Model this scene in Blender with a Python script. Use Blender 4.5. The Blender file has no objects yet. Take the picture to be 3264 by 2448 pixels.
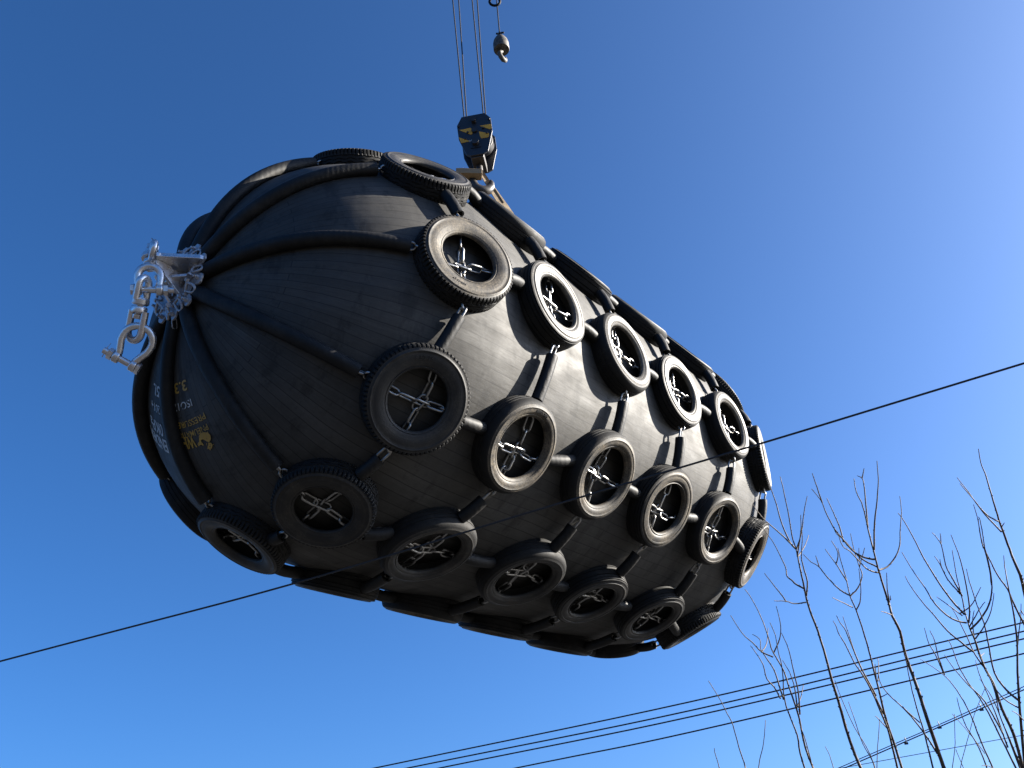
import bpy, bmesh, math, random
import numpy as np
from mathutils import Matrix, Vector
random.seed(7)
SC = bpy.context.scene
COL = SC.collection
rad = math.radians
A_ = np.array
def nrm(v):
    v = A_(v, float); return v / np.linalg.norm(v)

# ---------------------------------------------------------------- camera / world / sun
FPX = 2822.0                                  # focal length in photo pixels (3264 wide)
EYE = 1.6
UPC = nrm((-0.0851076, -0.84259306, 0.53178344))          # world up seen from the camera (x right, y down, z ahead)
YC = nrm(A_((0, 0, 1.0)) - UPC[2] * UPC)
XC = np.cross(YC, UPC)
ROT = A_([XC, YC, UPC])
def W(p):                                     # camera-frame point -> world
    return ROT @ A_(p, float) + A_((0, 0, EYE))
def Wd(d):
    return ROT @ A_(d, float)
def Ucam(x, y, depth):
    return A_(((x - 1632) / FPX * depth, (y - 1224) / FPX * depth, depth))
def U(x, y, depth):                           # photo pixel + distance -> world
    return W(Ucam(x, y, depth))
cam = bpy.data.cameras.new('camera'); camo = bpy.data.objects.new('camera', cam); COL.objects.link(camo)
cam.sensor_width = 36; cam.lens = 36 * FPX / 3264; cam.clip_start = 0.05; cam.clip_end = 6000
r_, u_, b_ = Wd((1, 0, 0)), Wd((0, -1, 0)), Wd((0, 0, -1))
camo.matrix_world = Matrix(((r_[0], u_[0], b_[0], 0), (r_[1], u_[1], b_[1], 0), (r_[2], u_[2], b_[2], EYE), (0, 0, 0, 1)))
SC.camera = camo
SUN = Wd(nrm((0.88, -0.32, 0.35)))           # direction towards the sun
SUN_EL = math.asin(SUN[2]); SUN_AZ = math.atan2(SUN[0], SUN[1])
world = bpy.data.worlds.new('World'); SC.world = world; world.use_nodes = True
wn = world.node_tree.nodes; wl = world.node_tree.links
sky = wn.new('ShaderNodeTexSky'); sky.sky_type = 'NISHITA'; sky.sun_disc = False
sky.sun_elevation = SUN_EL; sky.sun_rotation = SUN_AZ
sky.air_density = 0.6; sky.dust_density = 2.5; sky.ozone_density = 8.0; sky.altitude = 50
bg = wn['Background']; bg.inputs[1].default_value = 0.05
hs = wn.new('ShaderNodeHueSaturation'); hs.inputs['Hue'].default_value = 0.4975; hs.inputs['Saturation'].default_value = 1.08
wl.new(sky.outputs[0], hs.inputs['Color']); wl.new(hs.outputs[0], bg.inputs[0])
sl = bpy.data.lights.new('sun', 'SUN'); sl.energy = 4.4; sl.angle = rad(0.53); sl.color = (1.0, 0.93, 0.82)
slo = bpy.data.objects.new('sun', sl); COL.objects.link(slo)
slo.rotation_mode = 'QUATERNION'; slo.rotation_quaternion = Vector(SUN).to_track_quat('Z', 'Y'); slo.location = (20, 10, 30)
SC.view_settings.view_transform = 'Standard'; SC.view_settings.look = 'None'
SC.view_settings.exposure = 2.42; SC.view_settings.gamma = 1.0

# ---------------------------------------------------------------- mesh helpers
class MB:
    def __init__(s): s.v = []; s.f = []; s.uv = None
    def add(s, v, f):
        o = len(s.v); s.v += [tuple(map(float, q)) for q in v]; s.f += [tuple(i + o for i in q) for q in f]
        return s
    def mesh(s, name, smooth=True, angle=40):
        me = bpy.data.meshes.new(name); me.from_pydata(s.v, [], s.f)
        bm = bmesh.new(); bm.from_mesh(me); bmesh.ops.recalc_face_normals(bm, faces=bm.faces); bm.to_mesh(me); bm.free()
        if smooth:
            me.polygons.foreach_set('use_smooth', [True] * len(me.polygons)); me.set_sharp_from_angle(angle=rad(angle))
        me.update(); return me
def link(name, data, mat=None, parent=None, M=None):
    o = bpy.data.objects.new(name, data); COL.objects.link(o)
    if mat and data is not None and not data.materials: data.materials.append(mat)
    if parent: o.parent = parent
    if M is not None:
        if parent: o.matrix_local = M
        else: o.matrix_world = M
    return o
def tag(o, label, cat, group=None, kind=None):
    if label: o['label'] = label
    if cat: o['category'] = cat
    if group: o['group'] = group
    if kind: o['kind'] = kind
    return o
def thing(name, label, cat, M, group=None):
    return tag(link(name, None, M=M), label, cat, group)
def mat4(x, y, z, p):
    return Matrix(((x[0], y[0], z[0], p[0]), (x[1], y[1], z[1], p[1]), (x[2], y[2], z[2], p[2]), (0, 0, 0, 1)))
def T(p): return Matrix.Translation(Vector([float(q) for q in p]))
def frames(path):
    path = [A_(q, float) for q in path]; n = len(path)
    tg = [nrm(path[min(i + 1, n - 1)] - path[max(i - 1, 0)]) for i in range(n)]
    ref = A_((0, 0, 1.0)) if abs(tg[0][2]) < .9 else A_((1.0, 0, 0))
    u = nrm(np.cross(tg[0], ref)); out = []
    for i in range(n):
        u = nrm(u - (u @ tg[i]) * tg[i]); out.append((path[i], u, np.cross(tg[i], u)))
    return out
def tube(path, r, n=8, cap=True, closed=False, inner=None, sq=None):
    """swept tube; r number or list; inner = inner radius of a hollow hose"""
    m = MB(); fr = frames(path); N = len(fr); rs = r if hasattr(r, '__len__') else [r] * N
    if closed:
        P = [A_(q, float) for q in path]; nn = nrm(np.cross(P[1] - P[0], P[2] - P[1])); fr = []
        for i in range(N):
            t = nrm(P[(i + 1) % N] - P[i - 1]); fr.append((P[i], np.cross(t, nn), nn))
    v = []; f = []
    for i, (p, u, w) in enumerate(fr):
        for k in range(n):
            a = 2 * math.pi * k / n; cu, cw = math.cos(a), math.sin(a)
            if sq: cu *= sq[0]; cw *= sq[1]
            v.append(p + rs[i] * (cu * u + cw * w))
    for i in range(N if closed else N - 1):
        j = (i + 1) % N
        for k in range(n):
            f.append((i * n + k, i * n + (k + 1) % n, j * n + (k + 1) % n, j * n + k))
    if inner and not closed:
        o = len(v)
        for e, idx in ((0, 0), (1, N - 1)):
            p, u, w = fr[idx]; t = nrm(fr[1][0] - fr[0][0]) if e == 0 else nrm(fr[-2][0] - fr[-1][0])
            for dep in (0, .09):
                for k in range(n):
                    a = 2 * math.pi * k / n; v.append(p + t * dep + rs[idx] * inner * (math.cos(a) * u + math.sin(a) * w))
            b = o + e * 2 * n
            for k in range(n):
                k2 = (k + 1) % n
                f.append((idx * n + k, idx * n + k2, b + k2, b + k)); f.append((b + k, b + k2, b + n + k2, b + n + k))
            f.append(tuple(b + n + k for k in range(n)))
    elif cap and not closed:
        f.append(tuple(range(n))); f.append(tuple((N - 1) * n + k for k in range(n)))
    return m.add(v, f)
def lathe(prof, n=64, closed=False, fn=None):
    """prof: list of (r, z) revolved about z"""
    m = MB(); v = []; f = []; P = len(prof)
    for i in range(n):
        a = 2 * math.pi * i / n
        for j, (r, z) in enumerate(prof):
            if fn: r, z = fn(i, j, r, z)
            v.append((r * math.cos(a), r * math.sin(a), z))
    for i in range(n):
        k = (i + 1) % n
        for j in range(P if closed else P - 1):
            q = (j + 1) % P
            f.append((i * P + j, k * P + j, k * P + q, i * P + q))
    return m.add(v, f)
def prism(poly, h0, h1, ax=2):
    """extrude a polygon; ax = axis of extrusion"""
    n = len(poly); v = []
    for h in (h0, h1):
        for (a, b) in poly:
            v.append({2: (a, b, h), 1: (a, h, b), 0: (h, a, b)}[ax])
    f = [tuple(range(n)), tuple(range(n, 2 * n))] + [(i, (i + 1) % n, n + (i + 1) % n, n + i) for i in range(n)]
    return MB().add(v, f)
def cyl(p, q, r, n=16, r2=None):
    return tube([p, q], [r, r if r2 is None else r2], n)
def hexagon(p, q, r): return tube([p, q], r, 6)
def box(x0, x1, y0, y1, z0, z1): return prism([(x0, y0), (x1, y0), (x1, y1), (x0, y1)], z0, z1)
def part(name, mb, mat, parent, smooth=True, angle=40, M=None):
    return link(name, mb.mesh(name, smooth, angle), mat, parent, M)
def bevel(o, w=.004, seg=2):
    md = o.modifiers.new('bevel', 'BEVEL'); md.width = w; md.segments = seg; md.limit_method = 'ANGLE'; md.angle_limit = rad(35); return o

# ---------------------------------------------------------------- materials
def mk(name, base, rough=.6, metal=0, spec=.5):
    m = bpy.data.materials.new(name); m.use_nodes = True; b = m.node_tree.nodes['Principled BSDF']
    b.inputs['Base Color'].default_value = (*base, 1); b.inputs['Roughness'].default_value = rough
    b.inputs['Metallic'].default_value = metal; b.inputs['Specular IOR Level'].default_value = spec
    return m, m.node_tree.nodes, m.node_tree.links, b
def noise(nt, vec, scale, detail=5, rough=.6, sc=None):
    nodes, links = nt
    n = nodes.new('ShaderNodeTexNoise'); n.inputs['Scale'].default_value = scale; n.inputs['Detail'].default_value = detail; n.inputs['Roughness'].default_value = rough
    if sc is not None:
        mp = nodes.new('ShaderNodeMapping'); mp.inputs['Scale'].default_value = sc; links.new(vec, mp.inputs[0]); vec = mp.outputs[0]
    links.new(vec, n.inputs['Vector']); return n.outputs['Fac']
def ramp(nt, fac, stops):
    nodes, links = nt
    r = nodes.new('ShaderNodeValToRGB'); e = r.color_ramp.elements
    while len(e) < len(stops): e.new(.5)
    for k, (p, c) in enumerate(stops):
        e[k].position = p; e[k].color = (*c, 1) if hasattr(c, '__len__') else (c, c, c, 1)
    links.new(fac, r.inputs[0]); return r.outputs[0]
def mix(nt, fac, a, b, typ='MIX'):
    nodes, links = nt
    n = nodes.new('ShaderNodeMix'); n.data_type = 'RGBA'; n.blend_type = typ
    for k, x in ((0, fac), (6, a), (7, b)):
        s = n.inputs[k]
        if hasattr(x, 'is_linked'): links.new(x, s)
        elif hasattr(x, '__len__'): s.default_value = (*x, 1)
        else: s.default_value = x if k == 0 else (x, x, x, 1)
    return n.outputs[2]
def bump(nt, b, h, strength=.3, dist=.01, prev=None):
    nodes, links = nt
    n = nodes.new('ShaderNodeBump'); n.inputs['Strength'].default_value = strength; n.inputs['Distance'].default_value = dist
    links.new(h, n.inputs['Height'])
    if prev: links.new(prev, n.inputs['Normal'])
    links.new(n.outputs[0], b.inputs['Normal']); return n.outputs[0]
def coords(nt, kind='Object'):
    return nt[0].new('ShaderNodeTexCoord').outputs[kind]

def fender_mat():
    m, n, l, b = mk('fender_rubber', (.03, .03, .031), .75, 0, .32); nt = (n, l)
    uv = coords(nt, 'UV'); ob = coords(nt)
    br = n.new('ShaderNodeTexBrick'); br.inputs['Scale'].default_value = 1; br.inputs['Mortar Size'].default_value = .0045
    br.inputs['Mortar Smooth'].default_value = .4; br.inputs['Brick Width'].default_value = 9.3; br.inputs['Row Height'].default_value = .092
    br.offset = .37; br.inputs['Color1'].default_value = (.74, .74, .74, 1); br.inputs['Color2'].default_value = (1, 1, 1, 1); br.inputs['Mortar'].default_value = (.36, .36, .36, 1)
    dis = n.new('ShaderNodeVectorMath'); dis.operation = 'MULTIPLY_ADD'
    nz = n.new('ShaderNodeTexNoise'); nz.inputs['Scale'].default_value = 1.3; l.new(uv, nz.inputs['Vector'])
    l.new(nz.outputs['Color'], dis.inputs[0]); dis.inputs[1].default_value = (.03, .045, 0); l.new(uv, dis.inputs[2])
    l.new(dis.outputs[0], br.inputs['Vector'])
    big = ramp(nt, noise(nt, uv, 1.0, 6, .65, (1.6, .9, 1)), [(.33, .4), (.66, 1.0)])
    streak = ramp(nt, noise(nt, uv, 1.0, 4, .6, (11, 1.4, 1)), [(.38, .3), (.52, 1.0)])
    fine = ramp(nt, noise(nt, uv, 1.0, 6, .7, (14, 70, 1)), [(.3, .7), (.7, 1.05)])
    scr = ramp(nt, noise(nt, uv, 1.0, 3, .5, (3, 90, 1)), [(.66, 0.0), (.74, 1.0)])
    col = mix(nt, 1.0, (.06, .057, .0515), br.outputs['Color'], 'MULTIPLY')
    col = mix(nt, .75, col, big, 'MULTIPLY'); col = mix(nt, ramp(nt, noise(nt, uv, 1.0, 3, .5, (1.1, .8, 1)), [(.45, 0.0), (.65, .6)]), col, mix(nt, 1.0, col, streak, 'MULTIPLY')); col = mix(nt, .8, col, fine, 'MULTIPLY')
    br2 = n.new('ShaderNodeTexBrick'); br2.inputs['Scale'].default_value = 1; br2.inputs['Mortar Size'].default_value = .0022; br2.inputs['Brick Width'].default_value = 5.3; br2.inputs['Row Height'].default_value = .031; br2.offset = .43
    br2.inputs['Color1'].default_value = (.8, .8, .8, 1); br2.inputs['Color2'].default_value = (1.1, 1.1, 1.1, 1); br2.inputs['Mortar'].default_value = (.8, .8, .8, 1); l.new(dis.outputs[0], br2.inputs['Vector'])
    col = mix(nt, ramp(nt, noise(nt, uv, 1.0, 4, .6, (.9, 1.3, 1)), [(.42, 0.0), (.6, .8)]), col, mix(nt, 1.0, col, br2.outputs['Color'], 'MULTIPLY'))
    blot = ramp(nt, noise(nt, uv, 1.0, 7, .7, (5.5, 2.2, 1)), [(.54, 1.0), (.63, .3)]); col = mix(nt, .65, col, blot, 'MULTIPLY')
    k = n.new('ShaderNodeMath'); k.operation = 'MULTIPLY'; k.inputs[1].default_value = .22; l.new(scr, k.inputs[0])
    col = mix(nt, k.outputs[0], col, (.085, .08, .073))
    l.new(col, b.inputs['Base Color'])
    rg = ramp(nt, noise(nt, uv, 1.0, 5, .6, (3, 6, 1)), [(.3, .58), (.7, .76)]); l.new(rg, b.inputs['Roughness'])
    p = bump(nt, b, br.outputs['Fac'], -.25, .005)
    p = bump(nt, b, noise(nt, uv, 1.0, 6, .65, (7, 40, 1)), .22, .006, p)
    bump(nt, b, noise(nt, ob, 2.2, 3, .5), .35, .03, p)
    return m
def tyre_mat(name, base, dust, dusty, rough=(.4, .62), spec=.5):
    m, n, l, b = mk(name, base, .5, 0, spec); nt = (n, l)
    ob = coords(nt); oi = n.new('ShaderNodeObjectInfo')
    ad = n.new('ShaderNodeVectorMath'); ad.operation = 'MULTIPLY_ADD'; ad.inputs[1].default_value = (9, 7, 5); l.new(oi.outputs['Location'], ad.inputs[0]); l.new(ob, ad.inputs[2])
    v = ad.outputs[0]
    f1 = ramp(nt, noise(nt, v, 7, 7, .68), [(.42 - dusty, 0.0), (.72 - dusty, 1.0)])
    f2 = ramp(nt, noise(nt, v, 85, 5, .7), [(.38, .2), (.6, 1.15)])
    mm = n.new('ShaderNodeMath'); mm.operation = 'MULTIPLY'; l.new(f1, mm.inputs[0]); l.new(f2, mm.inputs[1])
    sp_ = n.new('ShaderNodeSeparateXYZ'); l.new(ob, sp_.inputs[0]); cb = n.new('ShaderNodeCombineXYZ'); l.new(sp_.outputs[0], cb.inputs[0]); l.new(sp_.outputs[1], cb.inputs[1])
    ln = n.new('ShaderNodeVectorMath'); ln.operation = 'LENGTH'; l.new(cb.outputs[0], ln.inputs[0])
    cb2 = n.new('ShaderNodeCombineXYZ'); l.new(ln.outputs['Value'], cb2.inputs[0]); l.new(oi.outputs['Random'], cb2.inputs[1])
    rings = ramp(nt, noise(nt, cb2.outputs[0], 1.0, 4, .65, (75, 40, 1)), [(.34, .45), (.62, 1.12)])
    col = mix(nt, .8, mix(nt, mm.outputs[0], base, dust), rings, 'MULTIPLY')
    mud = ramp(nt, noise(nt, v, 4.5, 6, .7), [(.6, 0.0), (.72, 1.0)]); mk_ = n.new('ShaderNodeMath'); mk_.operation = 'MULTIPLY'; l.new(mud, mk_.inputs[0]); mk_.inputs[1].default_value = .35
    l.new(mix(nt, mk_.outputs[0], col, tuple(x * k for x, k in zip(dust, (.8, .62, .42)))), b.inputs['Base Color'])
    l.new(ramp(nt, noise(nt, v, 5, 5, .6), [(.3, rough[0]), (.7, rough[1])]), b.inputs['Roughness'])
    p = bump(nt, b, noise(nt, cb2.outputs[0], 1.0, 3, .6, (160, 40, 1)), .25, .003)
    bump(nt, b, noise(nt, v, 90, 4, .6), .25, .003, p)
    return m
def hose_mat():
    m, n, l, b = mk('hose_rubber', (.022, .022, .022), .6, 0, .25); nt = (n, l)
    uv = coords(nt); oi = n.new('ShaderNodeObjectInfo')
    f = ramp(nt, noise(nt, uv, 9, 6, .65), [(.45, 0.0), (.75, 1.0)])
    l.new(mix(nt, f, (.007, .007, .007), (.019, .0175, .0155)), b.inputs['Base Color'])
    w = n.new('ShaderNodeTexWave'); w.inputs['Scale'].default_value = 9; w.inputs['Distortion'].default_value = 3; w.inputs['Detail'].default_value = 3; l.new(uv, w.inputs['Vector'])
    p = bump(nt, b, w.outputs['Fac'], .12, .004); bump(nt, b, noise(nt, uv, 30, 5, .6), .3, .006, p)
    return m
def metal_mat(name, base, rough, tint=None, metal=.9, ts=9, dirt=.3):
    m, n, l, b = mk(name, base, rough, metal); nt = (n, l); ob = coords(nt)
    f = ramp(nt, noise(nt, ob, ts, 5, .6), [(.38, 0.0), (.66, 1.0)])
    c = mix(nt, f, base, tint or tuple(x * .75 for x in base))
    d = ramp(nt, noise(nt, ob, ts * 5, 4, .6), [(.35, 1 - dirt), (.6, 1.0)])
    l.new(mix(nt, 1.0, c, d, 'MULTIPLY'), b.inputs['Base Color'])
    l.new(ramp(nt, noise(nt, ob, ts * 3, 4, .6), [(.3, max(rough - .1, .08)), (.7, rough + .15)]), b.inputs['Roughness'])
    bump(nt, b, noise(nt, ob, ts * 8, 3, .6), .05, .002)
    return m
def paint_mat(name, base, wear, amount=.55, rough=.5, sc=22):
    m, n, l, b = mk(name, base, rough); nt = (n, l); ob = coords(nt)
    f = ramp(nt, noise(nt, ob, sc, 7, .7), [(amount, 0.0), (amount + .07, 1.0)])
    f2 = ramp(nt, noise(nt, ob, sc * .4, 4, .6), [(.3, .75), (.7, 1.05)])
    l.new(mix(nt, 1.0, mix(nt, f, base, wear), f2, 'MULTIPLY'), b.inputs['Base Color'])
    bump(nt, b, noise(nt, ob, sc * 2, 4), .15, .003)
    return m
M_BODY = fender_mat()
M_TREAD = tyre_mat('tread_rubber', (.012, .0118, .0115), (.04, .036, .03), -.08, (.6, .85), .2)
M_TYRE = [tyre_mat('tyre_rubber_dusty', (.018, .017, .016), (.15, .124, .088), .06, (.5, .72), .3), tyre_mat('tyre_rubber_dark', (.015, .0147, .0144), (.06, .053, .043), -.02, (.46, .68), .35),
          tyre_mat('tyre_rubber_grey', (.032, .03, .028), (.125, .112, .09), .12, (.45, .65), .4)]
M_LINER = mk('tyre_liner', (.012, .012, .012), .7)[0]
M_EMB = mk('tyre_lettering', (.02, .0195, .019), .5)[0]
M_HOSE = hose_mat()
M_CHAIN = metal_mat('galvanised_chain', (.42, .42, .41), .36, (.26, .25, .24), .95, 14, .25)
M_ZINC = metal_mat('zinc_plated_steel', (.72, .72, .72), .3, (.62, .58, .58), .9, 9, .12)
M_GALV = metal_mat('dull_galvanised_steel', (.5, .5, .52), .5, (.4, .4, .43), .7, 20, .35)
M_GOLD = paint_mat('gold_print', (.38, .22, .03), (.03, .028, .026), .55, .55, 30)
M_WHITE = paint_mat('white_print', (.45, .44, .41), (.03, .03, .03), .54, .55, 26)
M_BLACKP = paint_mat('black_block_paint', (.018, .019, .022), (.07, .045, .028), .62, .42, 14)
M_YELL = paint_mat('yellow_stripe_paint', (.7, .33, .02), (.04, .028, .018), .68, .5, 20)
M_RUST = paint_mat('worn_hook_steel', (.028, .023, .019), (.018, .013, .009), .5, .5, 18)
M_WIRE = mk('wire_rope_steel', (.006, .006, .006), .7, 0, .2)[0]
M_CABLE = mk('cable_sheath', (.012, .012, .014), .55)[0]
M_BALL = paint_mat('weathered_ball_steel', (.1, .09, .072), (.035, .03, .025), .48, .65, 30)

# ---------------------------------------------------------------- ground (below the frame)
g = MB(); ring = [(0, 0, 0)]
NG = 48
for rr in (30, 300, 3000):
    for i in range(NG): ring.append((rr * math.cos(2 * math.pi * i / NG), rr * math.sin(2 * math.pi * i / NG), 0))
fs = [(0, 1 + i, 1 + (i + 1) % NG) for i in range(NG)]
for q in range(2):
    for i in range(NG): fs.append((1 + q * NG + i, 1 + (q + 1) * NG + i, 1 + (q + 1) * NG + (i + 1) % NG, 1 + q * NG + (i + 1) % NG))
m, n_, l_, b__ = mk('yard_ground', (.07, .065, .058), .9)
nt = (n_, l_); l_.new(mix(nt, noise(nt, coords(nt), .8, 8, .7), (.018, .018, .018), (.032, .031, .03)), b__.inputs['Base Color'])
tag(link('ground', g.add(ring, fs).mesh('ground', False), m), 'bare yard ground under the hoisted fender', 'ground', None, 'structure')

# ---------------------------------------------------------------- fender frame of reference (fitted to the photo)
FC = A_((-0.1268685, 0.5382841, 8.6536544)); FA = nrm((0.6339479, 0.3563569, 0.6863817))
FU = A_((-0.7346088, 0, 0.6784909)); FV = A_((0.2417849, -0.9343499, 0.2617829)); PHI0 = 2.7551; STEP = .62831853
LC = 3.5761; RB = 1.66; SP = .9824; PSI = .365; RT = 1.698
CW = W(FC); AW = Wd(FA); UW = Wd(FU); VW = Wd(FV)
def rdir(phi): return math.cos(phi) * UW + math.sin(phi) * VW         # outward
def tdir(phi): return -math.sin(phi) * UW + math.cos(phi) * VW        # along increasing phi
def RC(psi): return RB + .045 * math.sin(2 * psi) ** 2                # the ends are a little fuller than a sphere
def capn(phi, psi, s=-1): return math.cos(psi) * rdir(phi) + s * math.sin(psi) * AW
def cap(phi, psi, h, s=-1): return CW + s * LC / 2 * AW + capn(phi, psi, s) * h
FM = mat4(AW, UW, VW, CW)                       # local x = axis
def toF(p):                                     # world point -> fender local
    d = A_(p) - CW; return (d @ AW, d @ UW, d @ VW)
fender = thing('pneumatic_fender', 'huge black rubber cylindrical marine fender with rounded ends, hoisted in the air', 'fender', FM)
# body
NS = 160; prof = []
for i in range(25):
    psi = math.pi / 2 * (1 - i / 24); prof.append((-LC / 2 - RC(psi) * math.sin(psi), max(RC(psi) * math.cos(psi), .002), -LC / 2 - RB * psi))
for i in range(1, 12): s = -LC / 2 + LC * i / 12; prof.append((s, RB, s))
for i in range(25):
    psi = math.pi / 2 * i / 24; prof.append((LC / 2 + RC(psi) * math.sin(psi), max(RC(psi) * math.cos(psi), .002), LC / 2 + RB * psi))
v = []; f = []; uvs = []
PH_SEAM = PHI0 + math.pi * 1.2
for i in range(NS + 1):
    ph = PH_SEAM + 2 * math.pi * i / NS
    for (x, r, arc) in prof:
        v.append((x, r * math.cos(ph), r * math.sin(ph))); uvs.append((arc, 2 * math.pi * i / NS * RB))
P = len(prof)
for i in range(NS):
    for j in range(P - 1): f.append((i * P + j, i * P + j + 1, (i + 1) * P + j + 1, (i + 1) * P + j))
me = bpy.data.meshes.new('body'); me.from_pydata(v, [], f); me.polygons.foreach_set('use_smooth', [True] * len(f))
ul = me.uv_layers.new(name='UVMap')
for lp in me.loops: ul.data[lp.index].uv = uvs[lp.vertex_index]
body = link('body', me, M_BODY, fender)

# lettering on the near end cap
def glyphs(text, bold=0.0, ext=0.0):
    cu = bpy.data.curves.new('t', 'FONT'); cu.body = text; cu.size = 1.0; cu.offset = bold; cu.extrude = ext; cu.resolution_u = 3; cu.align_x = 'LEFT'
    o = bpy.data.objects.new('t', cu); COL.objects.link(o); dg = bpy.context.evaluated_depsgraph_get(); dg.update()
    me = o.evaluated_get(dg).to_mesh(); vs = [tuple(q.co) for q in me.vertices]; fs = [tuple(p.vertices) for p in me.polygons]
    o.evaluated_get(dg).to_mesh_clear(); bpy.data.objects.remove(o); bpy.data.curves.remove(cu)
    return vs, fs
def cap_text(text, psi_base, phi_start, height, mat, phi_end=None, bold=.012):
    """letters stand on latitude psi_base (tops away from the pole), reading towards larger phi"""
    vs, fs = glyphs(text, bold); x0 = min(q[0] for q in vs); x1 = max(q[0] for q in vs); H = height / .70
    rr = RB * math.cos(psi_base)
    sx = H if phi_end is None else (phi_end - phi_start) * rr / (x1 - x0)
    V = []
    for (x, y, z) in vs:
        pp = psi_base - y * H / RB; V.append(toF(cap(phi_start + (x - x0) * sx / rr, pp, RC(pp) + .004)))
    part('lettering', MB().add(V, fs), mat, body, False)['label'] = 'printed letters ' + text
def D_(x): return rad(x)
def PH(deg): return PHI0 + rad(deg)
cap_text('WHA', D_(52.8), PH(98.6), .08, M_GOLD, PH(111), .03)
cap_text('ENDER', D_(51.4), PH(121.0), .095, M_WHITE, PH(140), .02)
cap_text('PNEUMATIC', D_(54.0), PH(88.4), .041, M_GOLD, PH(108), .006)
cap_text('PRESSURE', D_(56.5), PH(87.3), .042, M_GOLD, PH(107), .008)
cap_text('0KPa', D_(55.3), PH(122.3), .09, M_WHITE, PH(137), .012)
cap_text('ISO17', D_(60.9), PH(92.6), .05, M_WHITE, PH(108), .006)
cap_text('2014', D_(59.9), PH(122.6), .06, M_WHITE, PH(134), .006)
cap_text('3.3', D_(65.6), PH(93.2), .07, M_GOLD, PH(105), .02)
cap_text('5L', D_(64.6), PH(122.8), .075, M_WHITE, PH(132), .02)
def cap_hit(x, y, R):
    d = nrm(((x - 1632) / FPX, (y - 1224) / FPX, 1.0)); cn = FC - LC / 2 * FA; b = d @ cn; D = b * b - cn @ cn + R * R
    return W(d * (b - math.sqrt(max(D, 0))))
def cap_poly(pts, mat, lab):
    V = [toF(cap_hit(420 + x * .19293, 1200 + y * .19293, RC(rad(50)) + .006)) for x, y in pts]
    c = A_(V).mean(0); bm = bmesh.new(); vv = [bm.verts.new(q) for q in V]; fc = bm.faces.new(vv); bmesh.ops.triangulate(bm, faces=[fc])
    me = bpy.data.meshes.new('emblem'); bm.to_mesh(me); bm.free(); o = link('emblem', me, mat, body); o['label'] = lab
cap_poly([(1107, 1000), (1125, 952), (1180, 920), (1240, 926), (1252, 908), (1264, 932), (1298, 970), (1308, 1030), (1288, 1075), (1262, 1084), (1222, 1062), (1190, 1042), (1158, 1040),
          (1136, 1060), (1132, 1082), (1160, 1092), (1184, 1120), (1184, 1146), (1150, 1128), (1124, 1134), (1112, 1156), (1088, 1126), (1092, 1098), (1114, 1080), (1112, 1045)], M_GOLD, 'gold whale-shaped emblem')
cap_poly([(1262, 1090), (1280, 1092), (1284, 1118), (1302, 1096), (1316, 1104), (1306, 1130), (1336, 1134), (1330, 1154), (1304, 1156), (1326, 1180), (1310, 1196), (1296, 1188), (1306, 1216), (1288, 1218),
          (1276, 1190), (1256, 1204), (1250, 1188), (1268, 1168), (1254, 1150), (1266, 1132)], M_GOLD, 'gold water spout of the emblem')
for (x, y) in ((1238, 1108), (1344, 1122), (1236, 1128)):
    cap_poly([(x + 8 * math.cos(k), y + 8 * math.sin(k)) for k in (0, 1.05, 2.1, 3.14, 4.2, 5.25)], M_GOLD, 'gold drop of the emblem')

# ---------------------------------------------------------------- tyres
def tyre_profile(kind):
    """outer sidewall (bead -> shoulder) and tread, half width hw, outer radius ro"""
    if kind == 'rib':
        rh = .218
        side = [(rh + .002, .058), (rh, .07), (rh + .006, .084), (rh + .013, .09), (rh + .016, .086), (rh + .024, .086), (rh + .027, .091), (.262, .096), (.28, .097), (.298, .095), (.3, .099), (.312, .099), (.314, .094), (.333, .09)]
        tread = [(.333, .09), (.346, .086), (.349, .08), (.344, .078), (.344, .074), (.354, .072), (.357, .06), (.35, .058), (.35, .054), (.358, .052), (.359, .03), (.35, .028), (.35, .023), (.36, .021), (.36, -.021), (.35, -.023), (.35, -.028), (.359, -.03), (.358, -.052), (.35, -.054), (.35, -.058), (.357, -.06), (.354, -.072), (.346, -.086), (.333, -.09)]
    elif kind == 'lug':
        hw, ro, rh = .094, .362, .2
        side = [(rh + .002, .058), (rh, .07), (rh + .006, .083), (rh + .016, .087), (rh + .019, .084), (rh + .024, .088), (rh + .034, .09), (.25, .097), (.272, .0995), (.295, .1), (.313, .097), (.316, .1005), (.321, .1), (.324, .095), (.338, .092)]
        tread = [(.338, .092), (.35, .089), (.358, .08), (.36, .066), (.36, .05), (.361, .034), (.354, .031), (.354, .026), (.362, .023), (.362, .004), (.354, .0), (.362, -.004), (.362, -.023), (.354, -.026), (.354, -.031), (.361, -.034), (.36, -.05), (.36, -.066), (.358, -.08), (.35, -.089), (.338, -.092)]
    else:
        hw, ro, rh = .096, .36, .23
        side = [(rh + .002, .058), (rh, .07), (rh + .007, .083), (rh + .02, .09), (rh + .023, .087), (rh + .028, .093), (.266, .098), (.276, .101), (.288, .102), (.304, .101), (.306, .1028), (.309, .1005), (.327, .093)]
        tread = [(.327, .093), (.339, .085), (.346, .074), (.352, .06), (.355, .045), (.356, .034), (.352, .032), (.352, .029), (.357, .027), (.358, .005), (.354, .003), (.354, -.003), (.358, -.005), (.357, -.027), (.352, -.029), (.352, -.032), (.356, -.034), (.355, -.045), (.352, -.06), (.346, -.074), (.339, -.085), (.327, -.093)]
    inner = [(rh + .002, .058), (rh + .02, .06), (.27, .082), (.3, .084), (.33, .07), (.343, .04), (.345, 0), (.343, -.04), (.33, -.07), (.3, -.084), (.27, -.082), (rh + .02, -.06), (rh + .002, -.058)]
    return side, tread, inner
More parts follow.
